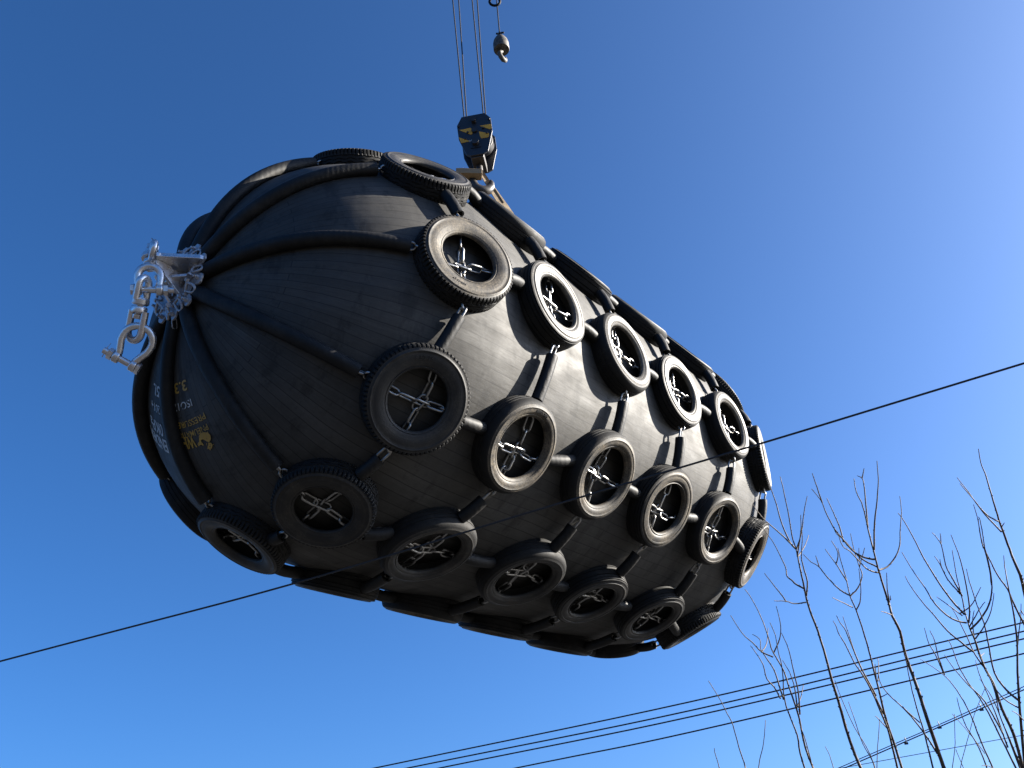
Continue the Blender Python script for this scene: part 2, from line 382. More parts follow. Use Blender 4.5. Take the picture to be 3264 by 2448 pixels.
def make_tyre_meshes(kind):
    side, tread, inner = tyre_profile(kind)
    n = 288 if kind == 'lug' else 112
    def notch(i, j, r, z):
        if kind != 'lug': return r, z
        az = abs(z)
        ph = (i + (2 if z < 0 else 0)) % 4
        if az > .06 and r > .34:
            if ph == 0: return r - .017, z * .97
        elif .034 < az <= .067 and ph == 0: return r - .012, z
        elif az < .03 and az > .0: 
            z2 = z + .006 * math.sin(2 * math.pi * i / 12); return r, z2
        return r, z
    ms = {}
    ms['tread'] = lathe(tread, n, fn=notch).mesh('tread', True, 28)
    ms['sidewall'] = lathe(side, n if kind == 'lug' else 112).mesh('sidewall', True, 60)
    ms['sidewall_back'] = lathe([(r, -z) for r, z in side], 72).mesh('sidewall', True, 60)
    ms['liner'] = lathe(inner, 48).mesh('liner', True, 60)
    return ms
TYM = {}
for k in ('lug', 'smooth', 'rib'):
    for mi in range(3):
        base = make_tyre_meshes(k) if mi == 0 else {a: b.copy() for a, b in TYM[(k, 0)].items()}
        if mi:
            for b in base.values(): b.materials.clear()
        TYM[(k, mi)] = base
def side_z(kind, r):
    side = tyre_profile(kind)[0]
    for (r0, z0), (r1, z1) in zip(side, side[1:]):
        if r0 <= r <= r1 and r1 > r0: return z0 + (z1 - z0) * (r - r0) / (r1 - r0)
    return .1
def tyre_text(tyre, kind, text, ang_mid, rbase, h):
    vs, fs = glyphs(text, .0, .5); x0 = min(q[0] for q in vs); x1 = max(q[0] for q in vs); H = h / .7; V = []
    for (x, y, z) in vs:
        r = rbase + y * H; a = ang_mid - (x - (x0 + x1) / 2) * H / rbase
        V.append((r * math.cos(a), r * math.sin(a), side_z(kind, r) + (.0032 if z > 0 else -.004)))
    part('lettering', MB().add(V, fs), M_EMB, tyre, False)['label'] = 'raised sidewall characters ' + text

# centres of the tyre openings in the photo (pixels of the 2212-wide view); the tyre is slid on the fender until its outer face sits there
SEEN = {('A', 0): (1016, 553), ('A', 1): (1210, 649), ('A', 2): (1358, 757), ('A', 3): (1477, 840), ('A', 4): (1584, 914), ('A', 5): (1663, 984),
        ('B', 0): (905, 865), ('B', 1): (1131, 969), ('B', 2): (1311, 1032), ('B', 3): (1444, 1100), ('B', 4): (1558, 1147), ('B', 5): (1640, 1188),
        ('C', 0): (697, 1107), ('C', 1): (930, 1200), ('C', 2): (1134, 1258), ('C', 3): (1282, 1305), ('C', 4): (1412, 1343), ('D', 0): (511, 1183), ('Z', 0): (925, 362)}
HALF = .1
def tyre_spot(i, phi, q):
    """q = slope on the rounded end (first and last ring) or place along the axis"""
    if i in (0, 5):
        s = -1 if i == 0 else 1; nn = capn(phi, q, s); return cap(phi, q, RT, s), -s * math.sin(q) * rdir(phi) + math.cos(q) * AW, nn
    return CW + AW * q + rdir(phi) * RT, AW, rdir(phi)
def solve_spot(row, i, phi, q):
    tx, ty = SEEN[(row, i)]; tx *= 3264 / 2212; ty *= 3264 / 2212; p0, q0 = phi, q
    def err(p_, q_):
        pos, e1, nn = tyre_spot(i, p_, q_); c = ROT.T @ (pos + nn * HALF - A_((0, 0, EYE)))
        return A_((1632 + FPX * c[0] / c[2] - tx, 1224 + FPX * c[1] / c[2] - ty))
    if i == 5:                                     # at the far rim: best spot on a small grid
        cand = [(float(np.hypot(*err(p0 + dp / 60, q0 + dq / 60))) + 14 * abs(dp), p0 + dp / 60, q0 + dq / 60) for dp in range(-14, 15) for dq in range(-16, 17)]
        return min(cand)[1:]
    for _ in range(25):
        r = err(phi, q); J = A_([(err(phi + 1e-5, q) - r) / 1e-5, (err(phi, q + 1e-5) - r) / 1e-5]).T
        d = np.linalg.lstsq(J, r, rcond=None)[0] * .7; phi -= d[0]; q -= d[1]
    w = .3 if i == 5 else .18; return min(max(phi, p0 - .12), p0 + .12), min(max(q, q0 - w), q0 + w)
ROWS = {'X': -3, 'Y': -2, 'Z': -1, 'A': 0, 'B': 1, 'C': 2, 'D': 3, 'E': 4}
ROWTXT = {'X': 'far back', 'Y': 'top back', 'Z': 'upper edge', 'A': 'upper sunlit', 'B': 'middle', 'C': 'lower shaded', 'D': 'bottom edge', 'E': 'lower left'}
RINGTXT = ['nearest', 'second', 'third', 'fourth', 'fifth', 'farthest']
LUG = {('A', 0), ('B', 0), ('C', 0), ('Z', 0), ('Y', 0), ('A', 5), ('B', 5), ('C', 5), ('D', 0), ('X', 0), ('Z', 5)}
RIB = {('B', 3), ('C', 3), ('C', 4), ('A', 3), ('Z', 2), ('Z', 4), ('D', 1), ('D', 3), ('A', 1)}
SKIP = {('X', i) for i in range(1, 6)} | {('Y', i) for i in range(2, 6)} | {('E', i) for i in range(1, 6)}
NOCHAIN = {('D', 2), ('D', 4), ('Z', 5), ('X', 0)}
TY = {}
rnd = random.Random(3)
for row, kk in ROWS.items():
    for i in range(6):
        phi = PHI0 + STEP * kk + rad(rnd.uniform(-.8, .8)); q = PSI + rnd.uniform(-.02, .02) if i in (0, 5) else SP * (i - 2.5) + rnd.uniform(-.03, .03)
        if (row, i) in SEEN: phi, q = solve_spot(row, i, PHI0 + STEP * kk, PSI if i in (0, 5) else SP * (i - 2.5))
        pos, e1, nn = tyre_spot(i, phi, q)
        TY[(row, i)] = (pos, e1, tdir(phi), nn, phi, q)
SMOOTH_W = {}
for (row, i), (pos, e1, e2, nn, phi, q_) in TY.items():
    if (row, i) in SKIP: continue
    kind = 'lug' if (row, i) in LUG else 'rib' if (row, i) in RIB else 'smooth'
    mi = {('A', 0): 0, ('B', 0): 1, ('C', 0): 1, ('B', 1): 0}.get((row, i), {'A': 2, 'B': 0, 'C': 1}.get(row, rnd.choice((0, 1))))
    sp = rnd.uniform(0, 6.28) if (row, i) not in (('A', 0), ('B', 0), ('B', 1)) else 0
    tl = 0.03
    nt_ = nrm(nn + e1 * rnd.uniform(-tl, tl) + e2 * rnd.uniform(-tl, tl)); xx = nrm(e1 - (e1 @ nt_) * nt_); yy = np.cross(nt_, xx)
    x2 = math.cos(sp) * xx + math.sin(sp) * yy; y2 = np.cross(nt_, x2); sc = rnd.uniform(.97, 1.04)
    ov = rnd.uniform(-.022, .022); M = mat4(x2 * sc * (1 + ov), y2 * sc * (1 - ov), nt_ * sc, pos)
    look = {'lug': 'lugged', 'rib': 'ribbed', 'smooth': 'smooth worn'}[kind]
    t = thing('tyre', f'{look} black tyre, {RINGTXT[i]} from the lettered end in the {ROWTXT[row]} row', 'tyre', M, 'tyres chained round the fender')
    ms = TYM[(kind, mi)]
    link('tread', ms['tread'], M_TREAD, t); link('sidewall', ms['sidewall'], M_TYRE[mi], t); link('sidewall', ms['sidewall_back'], M_TYRE[mi], t); link('liner', ms['liner'], M_LINER, t)
    # angle (in tyre frame) of the image-down and image-up directions
    up = A_((0, 0, 1.0)); ua = math.atan2(up @ y2, up @ x2)
    if (row, i) == ('A', 0): tyre_text(t, kind, '6.50-16 LT', ua + math.pi - .35, .268, .016)
    if (row, i) == ('B', 0): tyre_text(t, kind, '6.50-16', ua + .05, .262, .028)
    if (row, i) == ('B', 1): tyre_text(t, kind, '880X205', ua - .02, .272, .024)

# ---------------------------------------------------------------- chains crossing in each tyre
LL, LWd, LR = .142, .068, .0092
def link_mesh():
    hx = (LL - LWd) / 2; rr = LWd / 2 - LR; path = []
    for k in range(7): a = -math.pi / 2 + math.pi * k / 6; path.append((hx + rr * math.cos(a), rr * math.sin(a), 0))
    for k in range(7): a = math.pi / 2 + math.pi * k / 6; path.append((-hx + rr * math.cos(a), rr * math.sin(a), 0))
    return tube(path, LR, 8, closed=True).mesh('link', True, 80)
LINK = link_mesh(); LINK.materials.append(M_CHAIN)
PITCH = LL - 4 * LR + .004
order_ = list(ROWS)
for (row, i), (pos, e1, e2, nn, phi, q_) in TY.items():
    if (row, i) in SKIP or (row, i) in NOCHAIN: continue
    t = thing('chain_cross', f'galvanised chain cross in the tyre {RINGTXT[i]} from the lettered end, {ROWTXT[row]} row', 'chain', T(pos), 'chain crosses in the tyres')
    dn = A_((0, 0, -1.0)); dn = dn - (dn @ nn) * nn
    mid = e1 * rnd.uniform(-.045, .045) + e2 * rnd.uniform(-.04, .04) + dn * rnd.uniform(.01, .05)
    for ci, (d, o) in enumerate(((e1, e2), (e2, e1))):
        lift = .016 if ci == 0 else -.004
        ph_ = rnd.choice((0, 1)); base = rnd.uniform(.4, 1.1)
        for sg in (1, -1):
            ctrl = mid * 1.0 + d * sg * .16 + o * rnd.uniform(-.05, .05) + dn * .012 + nn * rnd.uniform(-.01, .03)
            nb = ((row, i + sg) if ci == 0 else (order_[order_.index(row) + sg] if 0 <= order_.index(row) + sg < len(order_) else None, i)); rim = d * sg * .36
            if nb in TY: far = TY[nb][0] - TY[nb][1 if ci == 0 else 2] * sg * .375 - pos
            elif ci == 0 and i == 0: far = cap(phi, q_ + .62 / RT, RC(q_ + .62 / RT) + .035) - pos
            else: far = d * sg * .6
            go = nrm(far - rim)
            def pt(u):                                # mid -> rim -> sleeve
                x = u / .36
                return (1 - x) ** 2 * mid + 2 * x * (1 - x) * ctrl + x * x * rim if x < 1 else rim + go * (u - .36)
            for j in range(0 if sg > 0 else 1, 5):
                u0 = PITCH * j; c = pt(u0) if j else mid; tg = nrm(pt(u0 + .03) - pt(max(u0 - .03, 0))) if j else nrm(d + o * rnd.uniform(-.3, .3))
                x = nrm(tg + nn * rnd.uniform(-.14, .14)); ra = base + (math.pi / 2 if (j + ph_) % 2 else 0) + rnd.uniform(-.5, .5)
                y0 = nrm(np.cross(nn, x)); z0 = np.cross(x, y0); y = math.cos(ra) * y0 + math.sin(ra) * z0
                link('link', LINK, None, t, mat4(x, y, np.cross(x, y), c + nn * (lift if j < 3 else .006) + A_([rnd.uniform(-.003, .003) for _ in range(3)])))

# ---------------------------------------------------------------- rubber sleeves over the chains between tyres
def sleeve(name, label, path, r, group, n=18):
    c = A_(path[0]); mb = tube([A_(q) - c for q in path], r, n, inner=.74)
    return tag(link(name, mb.mesh(name, True, 50), M_HOSE, M=T(c)), label, 'rubber sleeve', group)
def bent(p, q, outv, amt=.012, n=7):
    p, q = A_(p), A_(q); return [p + (q - p) * k / (n - 1) + A_(outv) * amt * math.sin(math.pi * k / (n - 1)) for k in range(n)]
order = list(ROWS)
for ri, row in enumerate(order):
    for i in range(6):
        pos, e1, e2, nn, phi, q_ = TY[(row, i)]
        if (row, i) in SKIP: continue
        if i < 5 and (row, i + 1) not in SKIP and row not in 'XYE':   # along the axis
            q = TY[(row, i + 1)]; a0 = pos + e1 * .375 + nn * .006; b0 = q[0] - q[1] * .375 + q[3] * .006
            L = np.linalg.norm(b0 - a0); dd = (b0 - a0) / L; g0 = rnd.uniform(.0, .03)
            sleeve('rubber_sleeve', f'short black rubber sleeve between the {RINGTXT[i]} and {RINGTXT[i + 1]} tyres, {ROWTXT[row]} row', bent(a0 + dd * g0 - dd * .03, b0 - dd * (.03 - g0) + dd * .03, nn), .046, 'sleeves along the fender')
        if ri + 1 < len(order) and (order[ri + 1], i) not in SKIP and row not in 'XY' and (row, i) != ('D', 0):                              # round the fender
            rown = order[ri + 1]; q = TY[(rown, i)]; a0 = pos + e2 * .38 + nn * .006; b0 = q[0] - q[2] * .38 + q[3] * .006
            L = np.linalg.norm(b0 - a0); dd = (b0 - a0) / L
            if row == 'Z': a1, b1 = a0 - dd * .02, b0 - dd * .07
            else: a1, b1 = a0 + dd * .085, b0 + dd * .025
            sleeve('rubber_sleeve', f'black rubber sleeve joining the {RINGTXT[i]} tyres of the {ROWTXT[row]} and {ROWTXT[rown]} rows', bent(a1, b1, nn, .008), .046, 'sleeves round the fender')
    # spoke from the first tyre to the end flange
    pos, e1, e2, nn, phi, q_ = TY[(row, 0)]
    psi0 = q_ + .385 / RT; path = []; N = 22
    wob, bul = rnd.uniform(-.05, .05), rnd.uniform(.0, .008) + {'E': .015, 'Y': .012}.get(row, 0)
    for k in range(N):
        tt = k / (N - 1); psi = psi0 + .012 + (rad(82.0) - psi0 - .012) * tt
        path.append(cap(phi * (1 - tt * .0) + wob * math.sin(math.pi * tt), psi, RC(psi) + .024 + bul * math.sin(math.pi * tt) + .02 * (1 - tt) ** 3))
    rs = [.052 + .004 * math.sin(3 * k / N + wob * 40) for k in range(N)]
    sleeve('spoke_sleeve', f'long black rubber sleeve from the end flange to the {ROWTXT[row]} row', path, rs, 'long sleeves fanning over the rounded end', 20)

# ---------------------------------------------------------------- end flange and towing bracket
PO = CW - AW * (LC / 2 + RB)                     # the pole
OUTW = -AW
D1 = nrm(A_((0, 0, 1.0)) - (A_((0, 0, 1.0)) @ AW) * AW)  # upwards in the flange plane
D2 = np.cross(OUTW, D1)                          # sideways
FLM = mat4(D2, D1, OUTW, PO)                     # local x sideways, y up, z outwards
# is +x to the right in the picture?
flange = thing('end_flange', 'galvanised end flange with scalloped petals and welded towing bracket on the rounded end', 'flange', FLM)
outl = []
spoke_ang = []
for row, kk in ROWS.items():
    d = rdir(TY[(row, 0)][4]); spoke_ang.append(math.atan2(d @ D1, d @ D2))
for kk in (5, 6):
    d = rdir(PHI0 + STEP * kk); spoke_ang.append(math.atan2(d @ D1, d @ D2))
for i in range(120):
    a = 2 * math.pi * i / 120; near = min(abs((a - s + math.pi) % (2 * math.pi) - math.pi) for s in spoke_ang)
    r = .225 + .085 * (1 - math.exp(-(near / .17) ** 4)); outl.append((r * math.cos(a), r * math.sin(a)))
bevel(part('petal_plate', prism(outl, .045, .06), M_GALV, flange, False), .002, 1)
part('hub', lathe([(.001, .125), (.07, .125), (.078, .115), (.08, .06), (.13, .06), (.135, .075), (.15, .075), (.155, .06)], 40), M_GALV, flange, True, 30)
def concave(x0, x1, z0, z1, bulge, n=10):
    """edge from (x0,z0) to (x1,z1), hollowed"""
    out = []
    for k in range(n + 1):
        t = k / n; x = x0 + (x1 - x0) * t; z = z0 + (z1 - z0) * t; s = math.sin(math.pi * t) * bulge; d = nrm((z1 - z0, -(x1 - x0)))
        out.append((x + d[0] * s, z + d[1] * s))
    return out
TX, TYY, TZ = -.045, .06, .31                     # the eye of the bracket
# level plate seen from below: outline in (x, z)
lev = [(-.29, .06), (-.285, .085), (-.115, .29)] + [(TX + .062 * math.cos(k), TZ + .062 * math.sin(k)) for k in (2.7, 2.2, 1.7, 1.2, .7, .2, -.3)] + concave(.02, .07, .27, .06, .06)
bevel(part('bracket_plate', prism(lev, TYY - .02, TYY + .014, 1), M_ZINC, flange, False), .003)
for x0, top in ((-.085, .27), (.03, .2)):
    poly = [(TYY - .022, top + .02), (TYY - .022, top - .09)] + concave(TYY - .04, -.02, top - .11, .06, -.02) + [(-.16, .06), (-.165, .085), (TYY - .06, top + .02)]
    bevel(part('gusset_plate', prism(poly, x0, x0 + .026, 0), M_ZINC, flange, False), .003)
bevel(part('cross_gusset', prism([(-.2, .06), (-.2, .08), (-.09, .17), (.06, .17), (.13, .08), (.13, .06)], -.06, -.036, 1), M_ZINC, flange, False), .003)
# bolts on the petals
for k in range(10):
    a = spoke_ang[k] + .31; c = A_((.265 * math.cos(a), .265 * math.sin(a), .06))
    part('bolt', hexagon(c, c + A_((0, 0, .022)), .018).add(*[list(x) for x in (tube([c + A_((0, 0, .022)), c + A_((0, 0, .04))], .01, 8).v, tube([c, c + A_((0, 0, .04))], .01, 8).f)]), M_GALV, flange, False)

# shackles: pin along x at the origin, bow towards +y
def shackle(name, label, M, w, Wb, L, wire, pin, nutside=1, group=None, mat=None, cotter=True):
    mat = mat or M_ZINC
    t = thing(name, label, 'shackle', M, group); path = []
    ea = pin * 1.75
    for s in (1, -1):
        leg = [(s * w, ea * .2), (s * w, ea * .9), (s * (w + (Wb - w) * .35), L * .28), (s * (w + (Wb - w) * .85), L * .45)]
        path.append(leg)
    top = []
    cy = L - Wb
    for k in range(13): a = -.1 + (math.pi + .2) * k / 12; top.append((Wb * math.cos(a), max(cy, L * .45) + (L - max(cy, L * .45)) * math.sin(a)))
    full = path[0] + top + path[1][::-1]
    part('bow', tube([(x, y, 0) for x, y in full], wire, 12), mat, t, True, 70)
    for s in (1, -1):
        bevel(part('eye', cyl((s * (w - wire * .95), 0, 0), (s * (w + wire * .95), 0, 0), ea, 20), mat, t, True, 40), wire * .45, 3)
    x1 = nutside * (w + wire); part('pin', cyl((-x1, 0, 0), (x1 + nutside * wire * 2.6, 0, 0), pin, 16), mat, t)
    part('bolt_head', hexagon((-x1, 0, 0), (-x1 - nutside * pin * 1.0, 0, 0), pin * 1.75), mat, t, False)
    part('nut', hexagon((x1, 0, 0), (x1 + nutside * pin * 1.3, 0, 0), pin * 1.75), mat, t, False)
    if cotter:
        xx = x1 + nutside * wire * 2.1; part('cotter_pin', tube([(xx, -pin * 2, pin * .3), (xx, pin * 1.5, 0), (xx, pin * 2.6, pin * .8)], pin * .13, 6), mat, t)
    return t
def orient(p, xdir, ydir):
    x = nrm(xdir); y = nrm(A_(ydir) - (A_(ydir) @ x) * x); return mat4(x, y, np.cross(x, y), p)
def K(x, y, d): return U(300 + x * .2893, 740 + y * .2893, d)     # pixel of the close-up of the fittings
DP = 6.0
s1p = PO + D2 * TX + D1 * (TYY - .003) + OUTW * TZ
shackle('bow_shackle', 'zinc-plated bow shackle bolted upright through the tip of the towing bracket', orient(s1p, -D1, K(610, 470, 5.88) - s1p), .044, .05, .14, .024, .025, -1)
s2p = K(605, 635, 5.95)
shackle('bow_shackle', 'zinc-plated bow shackle with level pin hanging under the bracket shackle', orient(s2p, K(800, 640, 5.96) - K(430, 632, 5.9), K(640, 430, 5.99) - s2p), .066, .074, .17, .026, .022, 1)
s3p = K(335, 1425, 5.9)
shackle('bow_shackle', 'large zinc-plated bow shackle at the bottom of the hanging links, its pin showing', orient(s3p, K(150, 1325, 5.88) - K(470, 1500, 5.92), K(385, 1120, 5.9) - s3p), .06, .098, .26, .025, .023, 1)
# swivel between them
sw = K(500, 820, 5.93)
axd = nrm(K(520, 700, 5.93) - K(470, 960, 5.93))
sidev = nrm(np.cross(axd, Wd((0.35, 0, 1))))
SWM = mat4(sidev, np.cross(axd, sidev), axd, sw)
swv = thing('swivel', 'zinc-plated chain swivel with two long eyes hanging between the shackles', 'swivel', SWM)
def eye_loop(sign, hw, L, z0, plane):
    pts = []
    for k in range(13):
        a = math.pi * k / 12; pts.append((hw * math.cos(a), z0 + sign * (L - hw + hw * math.sin(a))))
    pts = [(hw, z0)] + pts + [(-hw, z0)]
    return [(x, 0, z) if plane == 'x' else (0, x, z) for x, z in pts]
part('upper_eye', tube(eye_loop(1, .045, .15, .045, 'y'), .025, 12), M_ZINC, swv, True, 70)
part('jaw', tube([(0, 0, .008), (0, 0, .02), (0, 0, .05), (0, 0, .062)], [.045, .058, .058, .045], 14), M_ZINC, swv, True, 40)
part('collar', tube([(0, 0, -.045), (0, 0, -.035), (0, 0, -.008), (0, 0, .002)], [.045, .054, .054, .046], 16), M_ZINC, swv, True, 40)
part('swivel_pin', tube([(0, 0, -.085), (0, 0, -.08), (0, 0, -.055), (0, 0, -.05), (0, 0, .03)], [.03, .034, .034, .022, .022], 16), M_ZINC, swv, True, 40)
part('lower_eye', tube(eye_loop(-1, .056, .2, -.03, 'x'), .025, 12), M_ZINC, swv, True, 70)

# small anchor shackles that tie every long sleeve to the flange
for idx, (row, kk) in enumerate(list(ROWS.items()) + [(None, 5)]):
    a = spoke_ang[idx]; rdirw = math.cos(a) * D2 + math.sin(a) * D1; p = PO + rdirw * .2 + OUTW * .085; tw = np.cross(OUTW, rdirw)
    lab = f'small grey anchor shackle on the flange for the {ROWTXT[row]} sleeve' if row else 'small grey anchor shackle on the far side of the flange'
    t = thing('anchor_shackle', lab, 'shackle', orient(p, nrm(tw + OUTW * rnd.uniform(-.5, .5)), rdirw * .9 - OUTW * .35), 'anchor shackles round the flange')
    bw = [(.03, 0, 0), (.031, .03, 0), (.028, .06, 0), (.018, .08, 0), (0, .088, 0), (-.018, .08, 0), (-.028, .06, 0), (-.031, .03, 0), (-.03, 0, 0)]
    part('bow', tube(bw, .010, 8), M_GALV, t, True, 70); part('pin', cyl((-.06, 0, 0), (.055, 0, 0), .010, 10), M_GALV, t); part('nut', hexagon((.04, 0, 0), (.058, 0, 0), .019), M_GALV, t, False)
    part('bolt_head', hexagon((-.06, 0, 0), (-.045, 0, 0), .018), M_GALV, t, False)
    for j, (yy, r0) in enumerate(((.085, .2), (.122, 1.5))):
        ro = r0 + rnd.uniform(-.4, .4); Mx = Matrix.Translation((rnd.uniform(-.02, .02), yy, rnd.uniform(-.008, .008) + yy * .35)) @ Matrix.Rotation(math.pi / 2 + rnd.uniform(-.25, .25), 4, 'Z') @ Matrix.Scale(.62, 4) @ Matrix.Rotation(ro, 4, 'X')
        o = link('link', LINK.copy() if idx == 0 and j == 0 else SMALL, None, t, Mx) if not (idx == 0 and j == 0) else None
        if o is None:
            SMALL = LINK.copy(); SMALL.materials.clear(); SMALL.materials.append(M_GALV); link('link', SMALL, None, t, Mx)

# ---------------------------------------------------------------- crane: hook block, ropes, ball
BD = 11.07
bc = U(1522, 462, BD)
tocam = nrm(A_((bc[0], bc[1], 0))); yaw = rad(-7)
by = A_((tocam[0] * math.cos(yaw) - tocam[1] * math.sin(yaw), tocam[0] * math.sin(yaw) + tocam[1] * math.cos(yaw), 0)); bz = A_((0, 0, 1.0)); bx = np.cross(by, bz)
BM = mat4(bx * 1.08, by * 1.08, bz * 1.08, bc)
blk = thing('crane_hook_block', 'black crane hook block with yellow hazard stripes above the fender', 'hook block', BM)
plate = [(-.138, .335), (.135, .335), (.2, .235), (.205, .02), (.135, -.29), (.08, -.32), (-.07, -.32), (-.115, -.29), (-.19, -.03), (-.2, .2)]
fp = bevel(part('side_plate', prism(plate, -.155, -.135, 1), M_BLACKP, blk, False), .003)
bevel(part('side_plate', prism([(x, z) for x, z in plate], .135, .155, 1), M_BLACKP, blk, False), .003)
for y in (-.06, .06):
    part('sheave', lathe([(.02, -.05), (.18, -.05), (.185, -.042), (.15, -.005), (.15, .005), (.185, .042), (.18, .05), (.02, .05)], 40), M_RUST, blk, True, 30, Matrix.Translation((0, y, .07)) @ Matrix.Rotation(math.pi / 2, 4, 'X'))
bevel(part('crosshead', box(-.075, .075, -.133, .133, -.34, -.22), M_RUST, blk, False), .01)
part('axle', cyl((0, -.175, .07), (0, .175, .07), .035, 18), M_RUST, blk)
def stripe(pts): part('yellow_stripe', prism(pts, -.159, -.1565, 1), M_YELL, fp, False)
stripe([(-.175, .12), (-.045, .125), (-.02, .085), (-.028, .02), (-.045, .012)]); stripe([(.065, .13), (.198, .128), (.2, .055), (.175, .045)])
stripe([(-.188, .005), (-.1, -.06), (-.06, -.09), (-.165, -.098)]); stripe([(.05, .04), (.165, -.02), (.155, -.08), (.07, -.08), (.055, -.03)])
part('pin_plate', box(-.06, .06, -.162, -.1565, -.21, -.095), M_BLACKP, fp, False)
part('trunnion_pin', cyl((0, -.2, -.14), (0, -.157, -.14), .042, 20), M_RUST, fp)
part('grease_nipple', cyl((0, -.2, .215), (0, -.157, .215), .028, 16), M_RUST, fp)
for (x, z) in ((-.18, .18), (.18, .215), (.1, .085), (-.08, .055), (-.115, -.04), (.14, -.01)):
    part('bolt', hexagon((x, -.17, z), (x, -.157, z), .014), M_RUST, fp, False)
vs, fs = glyphs('20t', .02); part('lettering', MB().add([(-.07 + x * .085, -.1575, .25 + y * .085) for x, y, z in vs], fs), M_RUST, fp, False)['label'] = 'stencilled 20t'
vs, fs = glyphs('20', .02); part('lettering', MB().add([(-.075 + x * .045, -.1635, -.108 + y * .045) for x, y, z in vs], fs), M_WHITE, fp, False)['label'] = 'stencilled 20'
hk = []; hr = []
for k, (x, z, r) in enumerate(((0, -.3, .034), (0, -.38, .035), (0, -.45, .038), (.035, -.5, .042), (.085, -.56, .048), (.1, -.63, .054), (.07, -.7, .06), (.0, -.735, .062), (-.07, -.71, .056), (-.115, -.65, .044), (-.125, -.59, .03), (-.118, -.55, .016))):
    hk.append((x, 0, z)); hr.append(r)
hook = part('hook', tube(hk, hr, 14), M_RUST, blk, True, 70, Matrix.Rotation(rad(205), 4, 'Z'))
# hoist ropes
def rope(label, p, q, r, group, mat=None, name='wire_rope', cat='wire rope'):
    p, q = A_(p), A_(q); mb = tube([(0, 0, 0), (q - p) / 2, q - p], r, 8)
    return tag(link(name, mb.mesh(name), mat or M_WIRE, M=T(p)), label, cat, group)
for (x, y, xt, lab) in ((-.128, -.06, 1443, 'far left hoist rope going up from the hook block'), (-.12, .06, 1462, 'second hoist rope from the left going up from the hook block'),
                    (.118, -.06, 1505, 'third hoist rope from the left going up from the hook block'), (.126, .06, 1521, 'rightmost hoist rope going up from the hook block')):
    p = bc + bx * x + by * y + bz * .2
    pc = ROT.T @ (p - A_((0, 0, EYE)))
    # point where the rope leaves the top of the picture (same plumb line, leaning a little to the boom head)
    q = U(xt, 0, pc[2] + 1.75); d = q - p
    rope(lab, p, p + d * 2.2, .0085, 'hoist ropes')
BX = 12.6
ball_c = U(1597, 143, BX)
bt = nrm(A_((ball_c[0], ball_c[1], 0))); byb = A_((bt[0], bt[1], 0)); bxb = np.cross(byb, bz)
ball = thing('overhaul_ball', 'weathered bell-shaped ball weight with small hook hanging right of the hook block', 'ball hook', mat4(bxb, byb, bz, ball_c))
part('weight', lathe([(.001, .16), (.045, .158), (.075, .135), (.1, .08), (.112, .02), (.113, -.1), (.108, -.115), (.001, -.115)], 40), M_BALL, ball, True, 35)
part('swivel_eye', tube([(0, 0, .15), (0, 0, .19), (0, 0, .2)], [.03, .03, .02], 12), M_BALL, ball)
part('clevis', MB().add(box(-.035, -.012, -.02, .02, .18, .24).v, box(0, 1, 0, 1, 0, 1).f).add(box(.012, .035, -.02, .02, .18, .24).v, box(0, 1, 0, 1, 0, 1).f), M_BALL, ball, False)
part('rope_clamp', tube([(-.05, 0, .265), (-.01, .0, .25), (.03, 0, .268), (.065, 0, .262)], .014, 8), M_WIRE, ball)
part('rope_socket', tube([(0, 0, .2), (0, 0, .26), (0, 0, .3)], [.02, .018, .01], 10), M_WIRE, ball)
hk = [(0, -.1, .022), (0, -.15, .024), (-.035, -.185, .026), (-.06, -.235, .03), (-.045, -.29, .034), (.01, -.315, .036), (.06, -.29, .03), (.078, -.24, .02), (.07, -.2, .009)]
part('hook', tube([(x, 0, z) for x, z, r in hk], [r for x, z, r in hk], 12), M_BALL, ball, True, 70, Matrix.Rotation(rad(55), 4, 'Z'))
p = ball_c + bz * .28; pc = ROT.T @ (p - A_((0, 0, EYE))); q = U(1583, 0, pc[2] + .75)
rope('thin single rope carrying the ball weight', p, p + (q - p) * 6, .009, None)
rc = U(1577, 5, BX + .7)
rng = thing('limit_ring', 'dark steel ring weight around the ball rope at the top edge', 'ring', mat4(Wd((1, 0, 0)), Wd((0, -1, 0)), Wd((0, 0, -1)), rc))
part('ring', tube([(.078 * math.cos(2 * math.pi * k / 32), .078 * math.sin(2 * math.pi * k / 32), 0) for k in range(32)], .019, 10, closed=True), M_WIRE, rng, True, 70, Matrix.Rotation(rad(-22), 4, 'X'))
part('hanger_wire', tube([(0, .075, 0), (-.02, 1.2, -.6), (-.03, 2.4, -1.2)], .004, 6), M_WIRE, rng)

